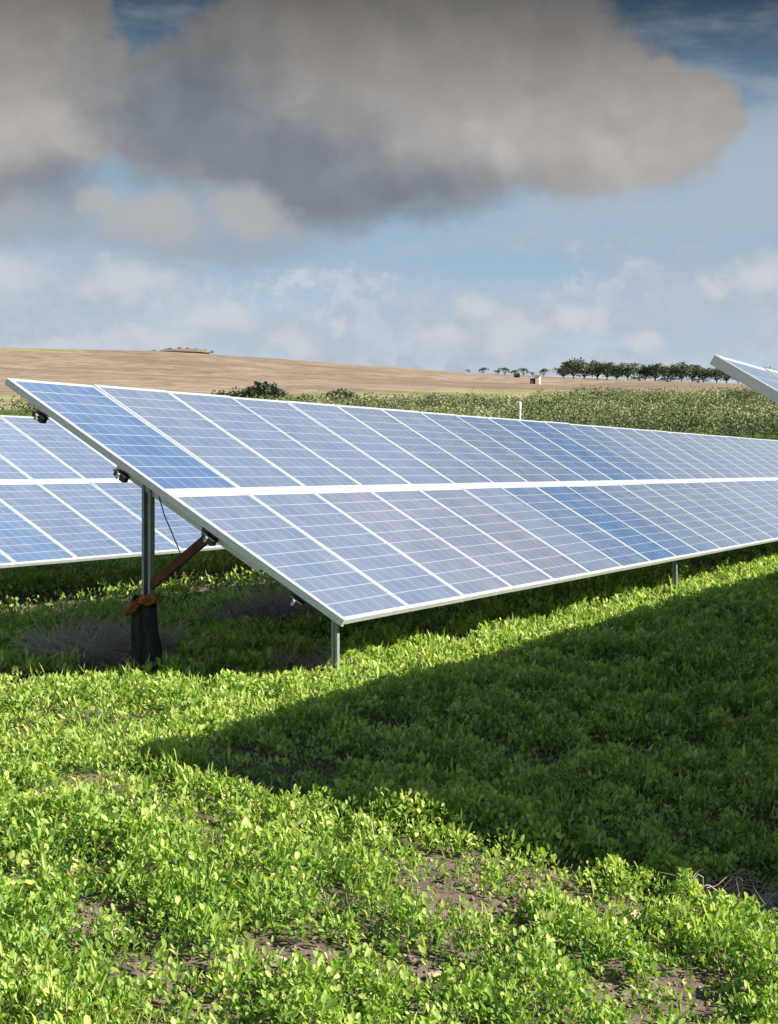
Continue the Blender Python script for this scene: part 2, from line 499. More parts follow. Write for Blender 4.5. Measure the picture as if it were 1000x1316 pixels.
def module_meshes():
    g = MB()
    # glass laminate: origin at lower-left glass corner so that the cell pattern can use object space
    g.box((.4795, .8305, -.004), (.959, 1.661, .006))
    glass = g.mesh('solar_module', M_cell)
    f = MB()
    t = .040
    f.box((-LIP / 2, .8305, -t / 2 + .002), (LIP, ML, t))
    f.box((.959 + LIP / 2, .8305, -t / 2 + .002), (LIP, ML, t))
    f.box((.4795, -LIP / 2, -t / 2 + .002), (.959, LIP, t - .0015))
    f.box((.4795, 1.661 + LIP / 2, -t / 2 + .002), (.959, LIP, t - .0015))
    f.bevel(.0012)
    return glass, f.mesh('module_frame', M_frame)
ME_GLASS, ME_FRAME = module_meshes()

def slope_matrix(r, v, off=0.0):
    """matrix in array space (origin on the ground below the upper left corner, x along row, y away) ->
    x along row, y up the slope, z normal; located v metres down the slope from the top edge"""
    return Matrix.Translation((r, -v * CT - off * ST, -v * ST + off * CT)) @ Matrix.Rotation(TILT, 4, 'X')

def make_array(top, cols, label, group, tints, posts, clamps=True, seed=0):
    """top: world position of the upper left corner; posts: list of r positions"""
    rnd = random.Random(seed)
    gx, gy = top[0], top[1]
    base_z = gz(gx, gy)
    root = link(bpy.data.objects.new('solar_array', None), label=label, category='solar array', group=group)
    root.location = (gx, gy, base_z)
    root.rotation_euler = (0, 0, ROWROT)
    root.empty_display_size = .3
    T = Matrix.Translation((0, 0, top[2] - base_z))
    Wm = Matrix.Translation((gx, gy, base_z)) @ Matrix.Rotation(ROWROT, 4, 'Z')
    def zg(lx, ly):
        p = Wm @ Vector((lx, ly, 0)); return gz(p.x, p.y) - base_z
    first = True
    for c in range(cols):
        for row, vtop in ((0, 0.0), (1, V2)):
            M = T @ slope_matrix(c * W + LIP + .001, vtop + ML - LIP)
            M = M @ Matrix.Rotation(D2R(rnd.gauss(0, .10)), 4, 'X') @ Matrix.Rotation(D2R(rnd.gauss(0, .09)), 4, 'Y')
            g = obj('solar_module', ME_GLASS, root); g.matrix_local = M
            t = tints(c, row, rnd)
            g.color = (t[0], t[1], t[2], 1)
            fr = obj('module_frame', ME_FRAME, g)
    Lr = cols * W
    # centre rail between the two rows of modules
    mb = MB()
    M = T @ slope_matrix(0, (ML + V2) / 2)
    mb.box((Lr / 2, 0, -.012), (Lr, (V2 - ML) - .004, .02), M)
    obj('centre_rail', mb.mesh('centre_rail', M_rail), root)
    for rr_ in (-.006, Lr + .006):
        mb = MB(); M = T @ slope_matrix(rr_, (ML + V2) / 2)
        mb.box((0, 0, -.0255), (.010, ML + V2 - .004, .052), M); mb.box((.014 if rr_ < 0 else -.014, 0, -.050), (.028, ML + V2 - .004, .004), M)
        obj('edge_beam', mb.mesh('edge_beam', M_beam), root)
    # purlins running along the row under the modules, their dark ends sticking out
    for v in (.42, 1.30, 2.20, 3.05):
        mb = MB(); M = T @ slope_matrix(0, v)
        mb.box((Lr / 2 + .01, 0, -.070), (Lr - .06, .045, .030), M)
        p = obj('purlin', mb.mesh('purlin', M_galv), root)
        if not clamps: continue
        e = MB()
        e.box((-.005, 0.03, -.098), (.07, .035, .045), M)
        e.box((-.005, -.035, -.105), (.06, .045, .05), M)
        e.box((-.005, 0.0, -.086), (.075, .12, .012), M)
        obj('end_clamp', e.bevel(.003).mesh('end_clamp', M_dark), p)
        e = MB()
        e.box((-.046, .000, -.105), (.012, .022, .045), M)
        obj('bracket', e.bevel(.003).mesh('bracket', M_rail), p)
    n1, n2 = 1.215, 2.81
    v1, v2 = n1 / CT, n2 / CT
    for i, r in enumerate(posts):
        # rafter following the slope
        mb = MB(); M = T @ slope_matrix(r, (v1 + v2) / 2)
        va, vb = 1.15, 2.62
        M = T @ slope_matrix(r, (va + vb) / 2); Lf = vb - va
        mb.box((0, 0, -.112), (.006, Lf, .05), M); mb.box((.022, 0, -.088), (.045, Lf, .006), M); mb.box((.022, 0, -.136), (.045, Lf, .006), M)
        obj('rafter', mb.mesh('rafter', M_beam), root)
        for (n, sub) in ((n1, 'rear'), (n2, 'front')):
            zt = top[2] - base_z - n * TT - .10
            zb = zg(r, -n) - .25
            mb = MB()
            w_, d_ = (.052, .075) if sub == 'rear' else (.030, .045)
            h = zt - zb
            mb.box((r + .03, -n, zb + h / 2), (.005, d_, h))               # web
            mb.box((r + .03 - w_ / 2, -n - d_ / 2, zb + h / 2), (w_, .005, h))
            mb.box((r + .03 - w_ / 2, -n + d_ / 2, zb + h / 2), (w_, .005, h))
            # lips
            mb.box((r + .03 - w_, -n - d_ / 2 + .010, zb + h / 2), (.004, .018, h))
            mb.box((r + .03 - w_, -n + d_ / 2 - .010, zb + h / 2), (.004, .018, h))
            obj('post', mb.mesh('post', M_galv), root)
        # rusty brace: from low on the rear post up to the rafter's lower half
        nb = 1.786
        a = Vector((r - .02, -n1 - .02, top[2] - base_z - n1 * TT - .86))
        b = Vector((r - .02, -nb, top[2] - base_z - nb * TT - .12))
        d = (b - a); L = d.length
        Rm = Matrix.Translation((a + b) / 2) @ Matrix.Rotation(math.atan2(d.z, d.y), 4, 'X')
        mb = MB(); mb.box((0, 0, 0), (.006, L, .062), Rm); mb.box((.02, 0, .03), (.04, L, .006), Rm)
        br = obj('brace', mb.bevel(.001).mesh('brace', M_rust), root, label='rust brown diagonal brace')
        cl = MB(); cl.box((r - .03, -nb, top[2] - base_z - nb * TT - .12), (.05, .11, .10)); cl.tube([(r - .07, -nb, top[2] - base_z - nb * TT - .12), (r + .0, -nb, top[2] - base_z - nb * TT - .12)], .014)
        obj('bolt_plate', cl.bevel(.003).mesh('bolt_plate', M_dark), br)
    if clamps:
        a = Vector((.06, -1.36, top[2] - base_z - 1.36 * TT - .10)); b = Vector((.06, -1.56, top[2] - base_z - 1.56 * TT - .42))
        mb = MB(); mb.tube([a, a.lerp(b, .3) + Vector((0, .012, -.01)), a.lerp(b, .6) + Vector((0, .008, 0)), b], .0045, 6)
        obj('cable', mb.mesh('cable', M_dark), root)
    return root, T

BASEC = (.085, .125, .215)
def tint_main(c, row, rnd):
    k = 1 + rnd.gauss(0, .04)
    blue = 0.0  # first module is truly bluer; other blue bands are sky reflection in the colour
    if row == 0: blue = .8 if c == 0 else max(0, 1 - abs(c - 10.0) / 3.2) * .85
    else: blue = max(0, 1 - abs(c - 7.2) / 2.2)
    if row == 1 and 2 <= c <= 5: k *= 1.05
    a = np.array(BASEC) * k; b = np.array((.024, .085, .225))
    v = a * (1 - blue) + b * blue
    if row == 1 and 2 <= c <= 4: v = v * (1.2, 1.02, .95)  # paler, warmer modules: cloud reflection put into the cell colour
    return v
def tint_back(c, row, rnd):
    k = 1 + rnd.gauss(0, .05)
    v = np.array((.07, .115, .22)) * k
    if c < 3: v = v * (.75, .95, 1.08)
    return v

GROUP = 'rows of tilted solar panels on the grass field'
TOP_A = (-4.141, 11.489, CAMH + .708)
arr_main, _ = make_array(TOP_A, 30, 'long middle solar array of two panel rows, its near end propped by a rusty brace', GROUP,
                         tint_main, [.12, 8.35, 16.6, 24.8], seed=3)
qb, rb = -14.32, 10.85
pb = xy(qb, rb)
arr_back, _ = make_array((pb[0], pb[1], CAMH + .734), 22, 'rear solar array partly hidden at the left behind the long middle array', GROUP,
                         tint_back, [.3, 9.5, 13, 16, 20], seed=5)
dT = 7.35
TT2 = (.1144 * dT, dT, CAMH + .0773 * dT)
arr_right, _ = make_array(TT2, 26, 'nearest solar array showing only its upper corner at the right edge of the picture', GROUP,
                          lambda c, r, g: np.array((.085, .13, .22)) * (1 + g.gauss(0, .04)), [.12, 4, 8, 12, 16, 20, 24], clamps=False, seed=8)

# ------------------------------------------------------------------ charred stump round the first rear post
def stump():
    Wm = Matrix.Translation((TOP_A[0], TOP_A[1], 0)) @ Matrix.Rotation(ROWROT, 4, 'Z')
    c = Wm @ Vector((.10, -1.215, 0))
    zg = gz(c.x, c.y)
    root = link(bpy.data.objects.new('tree_stump', None), label='blackened leaning stump with a rusty orange top wrapped round the steel post', category='stump')
    root.location = (c.x, c.y, zg)
    top = CAMH - (768 - 604) / F * 11.5 - zg
    bm = bmesh.new()
    NS, NH = 28, 22
    rings = []
    for j in range(NH + 1):
        t = j / NH
        z = -.1 + (top + .1) * t
        cx = .035 - .055 * t; cy = 0
        rad = .125 - .035 * t + .05 * math.exp(-t * 7)
        ring = []
        for k in range(NS):
            a = 2 * math.pi * k / NS
            n = float(fbm(np.array([k * .55 + 9]), np.array([t * 3.0]), 12, 3)[0]) - .5
            cleft = -.05 * math.exp(-((a - 4.6) / .22) ** 2)
            rr = rad * (1 + .42 * n) + cleft
            ring.append(bm.verts.new((cx + rr * math.cos(a), cy + rr * .8 * math.sin(a), z + (.05 * math.sin(a * 3) if j == NH else 0))))
        rings.append(ring)
    for j in range(NH):
        for k in range(NS):
            bm.faces.new((rings[j][k], rings[j][(k + 1) % NS], rings[j + 1][(k + 1) % NS], rings[j + 1][k]))
    bm.faces.new(rings[-1]); bm.faces.new(rings[0][::-1])
    me = bpy.data.meshes.new('trunk'); bm.to_mesh(me); bm.free(); me.materials.append(M_char)
    for p in me.polygons: p.use_smooth = True
    obj('trunk', me, root)
    # crusty orange rim: lumpy ring of ragged pieces, lower on the left
    for (cx, cy, cz, sx, sy, sz, rot) in ((-.085, -.05, top - .04, .070, .06, .030, .75), (.015, -.05, top + .015, .065, .07, .036, -.1), (.075, -.03, top + .03, .050, .06, .034, -.25)):
        b2 = bmesh.new(); bmesh.ops.create_icosphere(b2, subdivisions=4, radius=1)
        for v in b2.verts:
            n = float(fbm(np.array([v.co.x * 3.2 + cx * 50 + 20]), np.array([v.co.y * 3.2 + v.co.z * 4 + 11]), 5, 4)[0]) - .5
            v.co *= 1 + n * 1.3
            v.co = Vector((v.co.x * sx, v.co.y * sy, v.co.z * sz))
        bmesh.ops.rotate(b2, verts=b2.verts, cent=(0, 0, 0), matrix=Matrix.Rotation(-rot, 3, 'Y'))
        bmesh.ops.translate(b2, verts=b2.verts, vec=(cx, cy, cz))
        me = bpy.data.meshes.new('orange_crust'); b2.to_mesh(me); b2.free(); me.materials.append(M_ochre)
        for p in me.polygons: p.use_smooth = True
        obj('orange_crust', me, root, label='rusty orange crust on the stump top')
stump()

# ------------------------------------------------------------------ dry brush heaps and tall pale weeds
def brush(px, py, rad, hgt, n, label, tlo=0.0, thi=1.0, yoff=0, thick=.0032):
    gp = pix_ground(px, py + 3)
    cx, cy = gp[0], gp[1] + yoff
    z0 = gz(cx, cy)
    mb = MB()
    rnd = random.Random(int(px * 7 + py))
    V, Fc, tint = [], [], []
    for i in range(n):
        a = rnd.uniform(0, 2 * math.pi); r = rad * math.sqrt(rnd.random())
        p = Vector((r * math.cos(a), r * .7 * math.sin(a), 0)); p.z = gz(cx + p.x, cy + p.y) - z0 + rnd.random() ** 2 * hgt * .5
        h = Vector((rnd.gauss(0, 1), rnd.gauss(0, 1), rnd.uniform(.1, 1.3))).normalized()
        L = rnd.uniform(.3, 1.0) * hgt * 1.4
        t = rnd.uniform(tlo, thi)
        prev = None
        th = thick * rnd.uniform(.6, 1.8)
        for s in range(4):
            q_ = p + h * L * s / 3 + Vector((rnd.gauss(0, .012), rnd.gauss(0, .012), rnd.gauss(0, .01) - .01 * s * s))
            u = h.orthogonal().normalized() * th * (1 - s * .2); w = h.cross(u).normalized() * th * (1 - s * .2)
            base = len(V)
            V += [q_ + u, q_ - u * .5 + w * .87, q_ - u * .5 - w * .87]; tint += [t] * 3
            if prev is not None:
                for k in range(3):
                    Fc.append((prev + k, prev + (k + 1) % 3, base + (k + 1) % 3, base + k))
            prev = base
    me = mesh_np('dry_brush', np.array([tuple(v) for v in V]), np.array(Fc), 4, [M_dry], False, {'tint': np.array(tint)})
    o = obj('dry_brush', me, label=label, category='dry brush', group='heaps of dry weeds')
    o.location = (cx, cy, z0)
    mb.bm.free()
brush(140, 853, .55, .36, 2600, 'grey brown dry brush heap at the foot of the blackened stump', .65, 1)
brush(375, 806, .60, .42, 1900, 'purplish brown dry weeds in the shade beneath the lower corner of the middle array', .5, 1)
brush(400, 862, .40, .24, 700, 'straw coloured dry weeds around the front post of the middle array', .5, 1)
brush(945, 1166, .26, .20, 260, 'pale dry twigs at the right edge where the shadow meets the sunlit slope', .5, 1.0, thick=.0022)

def tall_weeds():
    """taller pale flowering weeds along the lit strip below the array"""
    spots = [(575, 800), (598, 795), (640, 790), (690, 775), (722, 772), (760, 765), (800, 760), (835, 745), (858, 752), (905, 745), (930, 735), (545, 812), (500, 830), (350, 832), (280, 860), (120, 742), (165, 735), (110, 745), (230, 745), (215, 742), (780, 758), (735, 768), (300, 850), (668, 782)]
    rnd = random.Random(4)
    def mk(seed):
        r = random.Random(seed)
        nst = 4
        mb = MB()
        P, S, A, PI_, Wd, T = [], [], [], [], [], []
        for s in range(nst):
            dx, dy = r.gauss(0, .07), r.gauss(0, .07)
            h = r.uniform(.16, .34)
            mb.tube([(0 + dx * .2, dy * .2, -.03), (dx * .6, dy * .6, h * .5), (dx, dy, h)], [.003, .0025, .001], 4)
            for k in range(9):
                t = .25 + .75 * k / 8
                P.append((dx * t, dy * t, h * t)); S.append(r.uniform(.03, .055) * (1.2 - .4 * t)); A.append(r.uniform(0, 6.28)); PI_.append(r.uniform(.1, 1.0)); Wd.append(.5); T.append(r.uniform(.1, .8) if k < 6 else r.uniform(.75, 1))
        stem = mb.mesh('stem', M_weed)
        lf = leaf_mesh('leaves', np.array(P), np.array(S), np.array(A), np.array(PI_), np.array(Wd), np.array(T), M_weed, rich=True)
        return stem, lf
    protos = [mk(s) for s in (1, 2, 3, 4)]
    for i, (px, py) in enumerate(spots):
        g = pix_ground(px, py + 16)
        root = link(bpy.data.objects.new('weed_plant', None), label='small pale leafy weed standing above the ground cover near the arrays', category='weed', group='taller pale weeds scattered along the arrays')
        root.location = (g[0], g[1], gz(*g)); root.rotation_euler = (0, 0, rnd.uniform(0, 6.28)); s = rnd.uniform(.8, 1.3); root.scale = (s, s, s)
        st, lf = protos[i % 4]
        obj('stem', st, root); obj('leaves', lf, root)
tall_weeds()

# ------------------------------------------------------------------ distant scrub, bushes, trees
def crown_leaves(centres, radii, per, leaf, tint_shift=0.0, squash=.8):
    """leaf clumps over blob surfaces; centres (m,3), radii (m,)"""
    m = len(centres); n = m * per
    u = rng.normal(size=(n, 3)); u /= np.linalg.norm(u, axis=1)[:, None]
    u[:, 2] = np.where(rng.random(n) < .6, np.abs(u[:, 2]), u[:, 2])
    rr = np.repeat(radii, per) * rng.uniform(.55, 1.08, n)
    P = np.repeat(centres, per, 0) + u * rr[:, None] * np.array([1, 1, squash])
    size = leaf * rng.uniform(.6, 1.4, n)
    tint = np.repeat(rng.beta(1.4, 1.4, m) * .68, per) + rng.uniform(0, .24, n) + tint_shift + .04
    return P, size, rng.uniform(0, 2 * np.pi, n), np.radians(rng.uniform(-30, 80, n)), np.full(n, .8), np.clip(tint, 0, 1)

def scrub():
    pts = []
    n = 6800
    a = rng.uniform(D2R(-26), D2R(17), n); d = np.sqrt(rng.uniform(72 ** 2, 178 ** 2, n))
    x = np.sin(a) * d; y = np.cos(a) * d
    px = 700 + F * x / y
    lo = np.interp(px, [-300, 0, 200, 430, 700, 1300], [95, 98, 104, 92, 74, 72])
    hi = np.interp(px, [-300, 0, 120, 260, 430, 700, 1000, 1300], [112, 112, 116, 118, 136, 144, 153, 158])
    cl = fbm(x * .05, y * .05, 91, 3)
    dens = np.where((px < 250), .35, 1.0) * (.45 + 1.1 * sstep(.35, .6, cl))
    ok = (d > lo + 6 * cl) & (d < hi - 8 + 16 * cl) & (rng.random(n) < dens)
    x, y, d = x[ok], y[ok], d[ok]
    z = ground_z(x, y)
    rad = rng.uniform(.4, 1.25, len(x)) * (.7 + .6 * fbm(x * .1, y * .1, 8, 2))
    C = np.stack([x, y, z + rad * .2], -1)
    P, S, A, PT, Wd, T = crown_leaves(C, rad, 105, .15, squash=.95)
    tone = .62 * (sstep(.32, .68, fbm(x * .22, y * .10, 17, 3)) - .5) + .1
    T = np.clip(T + np.repeat(tone, 105), 0, 1)
    me = leaf_mesh('scrub', P, S, A, PT, Wd, T, M_scrub)
    obj('scrub', me, kind='stuff', label='wide band of low green scrub on the slope between the arrays and the ploughed hill', category='scrub')
    print('scrub', len(x))
scrub()

def tree_meshes(seed, h, w, trunk_h, mat, nb=7, per=60, leaf=.42):
    r = random.Random(seed)
    mb = MB()
    tr = .05 * h
    mb.tube([(0, 0, -.2), (.05, .02, trunk_h * .5), (-.04, .03, trunk_h), (.02, 0, trunk_h + h * .2)], [tr, tr * .75, tr * .6, tr * .3], 7)
    C, Rd = [], []
    for i in range(nb):
        a = 2 * math.pi * i / nb + r.uniform(-.4, .4); rr = w * r.uniform(.12, .36)
        c = (rr * math.cos(a), rr * math.sin(a), trunk_h + (h - trunk_h) * r.uniform(.28, .72))
        C.append(c); Rd.append(w * r.uniform(.16, .27))
        mb.tube([(0, 0, trunk_h * .8), (c[0] * .5, c[1] * .5, (trunk_h + c[2]) / 2), c], [tr * .5, tr * .35, tr * .15], 5)
    P, S, A, PT, Wd, T = crown_leaves(np.array(C), np.array(Rd), per, leaf, squash=.85)
    return mb.mesh('trunk', M_bark), leaf_mesh('crown', P, S, A, PT, Wd, T, mat)

def at_px(px, d):
    a = math.atan((px - 700) / F)
    x, y = math.sin(a) * d, math.cos(a) * d
    return x, y, gz(x, y)

def plant_tree(name, px, d, meshes, s, label, cat, group, rot):
    x, y, z = at_px(px, d)
    root = link(bpy.data.objects.new(name, None), label=label, category=cat, group=group)
    root.location = (x, y, z); root.rotation_euler = (0, 0, rot); root.scale = s
    obj('trunk', meshes[0], root); obj('crown', meshes[1], root)

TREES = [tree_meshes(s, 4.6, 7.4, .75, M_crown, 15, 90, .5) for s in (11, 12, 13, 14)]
rt = random.Random(9)
tree_spots = [(724, .75), (737, 1.1), (751, 1.1), (768, 1.1), (780, 1.05), (793, .95), (807, 1.0), (829, .95), (842, 1.15), (862, .95), (876, 1.0), (890, 1.1), (904, 1.05), (921, .9), (934, 1.0), (949, .95), (964, .85), (982, .9), (998, .8), (1014, .95), (1031, .8)]
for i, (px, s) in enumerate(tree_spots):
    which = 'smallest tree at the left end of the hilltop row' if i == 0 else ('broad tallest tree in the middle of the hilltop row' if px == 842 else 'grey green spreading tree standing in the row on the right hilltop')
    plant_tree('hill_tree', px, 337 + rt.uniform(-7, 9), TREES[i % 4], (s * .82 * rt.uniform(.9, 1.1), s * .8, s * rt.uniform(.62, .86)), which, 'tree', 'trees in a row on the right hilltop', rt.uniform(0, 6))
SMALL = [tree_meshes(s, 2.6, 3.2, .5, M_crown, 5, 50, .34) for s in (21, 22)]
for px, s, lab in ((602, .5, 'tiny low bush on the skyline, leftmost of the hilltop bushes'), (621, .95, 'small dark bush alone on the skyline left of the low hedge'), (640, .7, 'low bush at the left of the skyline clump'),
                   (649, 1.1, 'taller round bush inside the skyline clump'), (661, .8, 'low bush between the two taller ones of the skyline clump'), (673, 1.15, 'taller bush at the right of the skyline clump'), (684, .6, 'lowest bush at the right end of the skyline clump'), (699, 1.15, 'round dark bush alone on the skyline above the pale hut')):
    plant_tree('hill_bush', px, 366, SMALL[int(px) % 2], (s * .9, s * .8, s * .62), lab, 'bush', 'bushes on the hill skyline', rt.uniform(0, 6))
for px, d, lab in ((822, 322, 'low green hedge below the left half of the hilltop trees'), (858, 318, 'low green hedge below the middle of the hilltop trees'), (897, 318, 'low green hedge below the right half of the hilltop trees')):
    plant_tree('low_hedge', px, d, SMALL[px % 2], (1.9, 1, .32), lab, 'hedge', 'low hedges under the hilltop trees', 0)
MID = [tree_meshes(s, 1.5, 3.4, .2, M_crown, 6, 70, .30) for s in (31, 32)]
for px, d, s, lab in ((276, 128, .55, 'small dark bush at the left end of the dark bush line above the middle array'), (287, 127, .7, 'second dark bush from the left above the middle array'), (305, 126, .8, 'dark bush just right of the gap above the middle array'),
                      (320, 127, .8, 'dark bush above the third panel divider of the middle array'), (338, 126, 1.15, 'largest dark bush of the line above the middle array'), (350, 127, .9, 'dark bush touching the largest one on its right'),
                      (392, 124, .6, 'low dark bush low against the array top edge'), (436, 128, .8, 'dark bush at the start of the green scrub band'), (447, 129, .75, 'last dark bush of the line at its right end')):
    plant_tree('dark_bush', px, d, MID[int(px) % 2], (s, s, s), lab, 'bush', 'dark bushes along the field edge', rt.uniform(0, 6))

# mound of spoil with dry growth on the left skyline
def mound():
    x, y, z = at_px(236, 372)
    root = link(bpy.data.objects.new('earth_mound', None), label='low pale earth mound with sparse green tufts on the left skyline', category='mound')
    root.location = (x, y, z)
    bm = bmesh.new(); bmesh.ops.create_icosphere(bm, subdivisions=4, radius=1)
    for v in bm.verts:
        n = float(fbm(np.array([v.co.x * 3 + 8]), np.array([v.co.y * 3 + 2]), 5, 3)[0]) - .5
        v.co = Vector((v.co.x * 6.5, v.co.y * 3, v.co.z * (.8 + n)))
    me = bpy.data.meshes.new('mound'); bm.to_mesh(me); bm.free(); me.materials.append(M_clod)
    for p in me.polygons: p.use_smooth = True
    obj('soil_heap', me, root)
    for k, (cx, cy, cz, rr_) in enumerate([(-8, 0, .0, .4), (-7, 0, .1, .6), (-4.6, .5, .4, .6), (-3.2, -.5, .6, .45), (-1, 0, .8, .4), (1, 0, .8, .35), (3, .2, .6, .4), (5.2, 0, .2, .5), (7, 0, 0, .4)]):
        P, S, A, PT, Wd, T = crown_leaves(np.zeros((1, 3)), np.array([rr_]), 50, .3)
        t = obj('tuft', leaf_mesh('tuft', P, S, A, PT, Wd, T, M_scrub), root); t.location = (cx, cy, cz)
mound()

# pale hut with a lean-to shade, dark trough and a white pole with insulators
def hut():
    x, y, z = at_px(691, 268)
    root = link(bpy.data.objects.new('field_hut', None), label='tiny pale field hut standing alone on the ploughed hill', category='hut')
    root.location = (x, y, z); root.rotation_euler = (0, 0, .2)
    mb = MB(); mb.box((0, 0, .7), (1.0, 1.2, 1.8)); obj('wall', mb.bevel(.02).mesh('wall', M_white), root)
    mb = MB(); mb.box((0, 0, 1.66), (1.25, 1.5, .10), Matrix.Rotation(.08, 4, 'X')); obj('roof', mb.mesh('roof', M_stone), root)
    mb = MB(); mb.box((-.12, -.612, .65), (.5, .03, 1.3)); obj('door', mb.mesh('door', M_stone), root)
    mb = MB(); mb.box((-.95, 0, .45), (.7, .9, 1.1)); obj('shed', mb.bevel(.02).mesh('shed', M_bark), root)
    x, y, z = at_px(664.5, 300)
    root = link(bpy.data.objects.new('water_tank', None), label='small black water tank lying on the hill left of the pale hut', category='tank')
    root.location = (x, y, z)
    mb = MB(); mb.tube([(-.6, 0, .5), (-.55, 0, .5), (.55, 0, .5), (.6, 0, .5)], [.3, .45, .45, .3], 16); obj('barrel', mb.mesh('barrel', M_dark), root)
    mb = MB(); mb.tube([(0, 0, .9), (0, 0, 1.02)], [.14, .12], 12); obj('cap', mb.mesh('cap', M_dark), root)
hut()

def pole():
    x, y, z = at_px(668, 60)
    root = link(bpy.data.objects.new('marker_pole', None), label='thin white pole rising out of the scrub behind the middle array', category='pole')
    root.location = (x, y, z)
    top = CAMH + (604 - 516) / F * 60 - z
    mb = MB(); mb.tube([(0, 0, -.3), (0, 0, top - .35)], .05, 10); obj('shaft', mb.mesh('shaft', M_white), root)
    mb = MB(); mb.tube([(0, 0, top - .35), (0, 0, top - .3), (0, 0, top - .05), (0, 0, top)], [.05, .066, .066, .03], 10); obj('cap', mb.mesh('cap', M_white), root)
pole()

# stones on the bare soil
def stones():
    rnd = random.Random(2)
    protos = []
    for s in range(4):
        bm = bmesh.new(); bmesh.ops.create_icosphere(bm, subdivisions=3, radius=1)
        for v in bm.verts:
            n = float(fbm(np.array([v.co.x * 1.6 + s * 9 + 5]), np.array([v.co.y * 1.6 + v.co.z * 2 + 9]), s, 2)[0]) - .5
            v.co *= 1 + n * .8
        me = bpy.data.meshes.new('stone'); bm.to_mesh(me); bm.free(); me.materials.append(M_stone)
        protos.append(me)
    for (px, py, s, lab) in ((806, 1188, .055, 'pale rounded stone right of the large bare patch'), (147, 1213, .06, 'pale flat stone in the small bare patch at lower left'), (612, 1150, .03, 'small stone at the top of the large bare patch'),
                        (560, 1262, .03, 'small stone in the bare patch near the bottom'), (352, 1240, .035, 'small pale stone among the leaves left of the bare patches')):
        g = pix_ground(px, py)
        o = obj('stone', rnd.choice(protos), label=lab, category='stone', group='stones on the bare soil')
        o.location = (g[0], g[1], gz(*g) + s * .25); o.scale = (s * 1.3, s, s * .6); o.rotation_euler = (0, 0, rnd.uniform(0, 6))
stones()

def clods():
    n = 26000
    a = rng.uniform(D2R(-27), D2R(15), n); d = np.sqrt(rng.uniform(3.8 ** 2, 10 ** 2, n))
    x = np.sin(a) * d; y = np.cos(a) * d
    k = rng.random(n) < bare(x, y) * 1.2 + .06
    x, y = x[k], y[k]; n = len(x)
    s = .004 + .016 * rng.random(n) ** 3
    oct_ = np.array([(1, 0, 0), (-1, 0, 0), (0, 1, 0), (0, -1, 0), (0, 0, 1), (0, 0, -1)], float)
    v = oct_[None] * rng.uniform(.5, 1.3, (n, 6, 1)) + rng.normal(0, .18, (n, 6, 3))
    an = rng.uniform(0, 6.28, n); ca, sa = np.cos(an)[:, None], np.sin(an)[:, None]
    v = np.stack([v[..., 0] * ca - v[..., 1] * sa, v[..., 0] * sa + v[..., 1] * ca, v[..., 2] * .75], -1) * s[:, None, None]
    v = v + np.stack([x, y, ground_z(x, y) + s * .3], -1)[:, None]
    T = np.array([(0, 2, 4), (2, 1, 4), (1, 3, 4), (3, 0, 4), (2, 0, 5), (1, 2, 5), (3, 1, 5), (0, 3, 5)])
    f = (np.arange(n)[:, None, None] * 6 + T[None]).reshape(-1, 3)
    obj('soil_clods', mesh_np('soil_clods', v.reshape(-1, 3), f, 3, [M_clod]), kind='stuff', label='small brown clods and crumbs of earth scattered on the bare patches', category='clods')
clods()

# ------------------------------------------------------------------ sun and sky
SR = .40
SUN = Vector((1.45 * .927 + SR * .375, -1.45 * .375 + SR * .927, 1.0)).normalized()
sl = bpy.data.lights.new('sun', 'SUN'); sl.energy = 5.0; sl.angle = D2R(.5); sl.color = (1, .90, .74)
so = bpy.data.objects.new('sun', sl); COL.objects.link(so)
so.rotation_euler = SUN.to_track_quat('Z', 'Y').to_euler()
so.location = SUN * 60

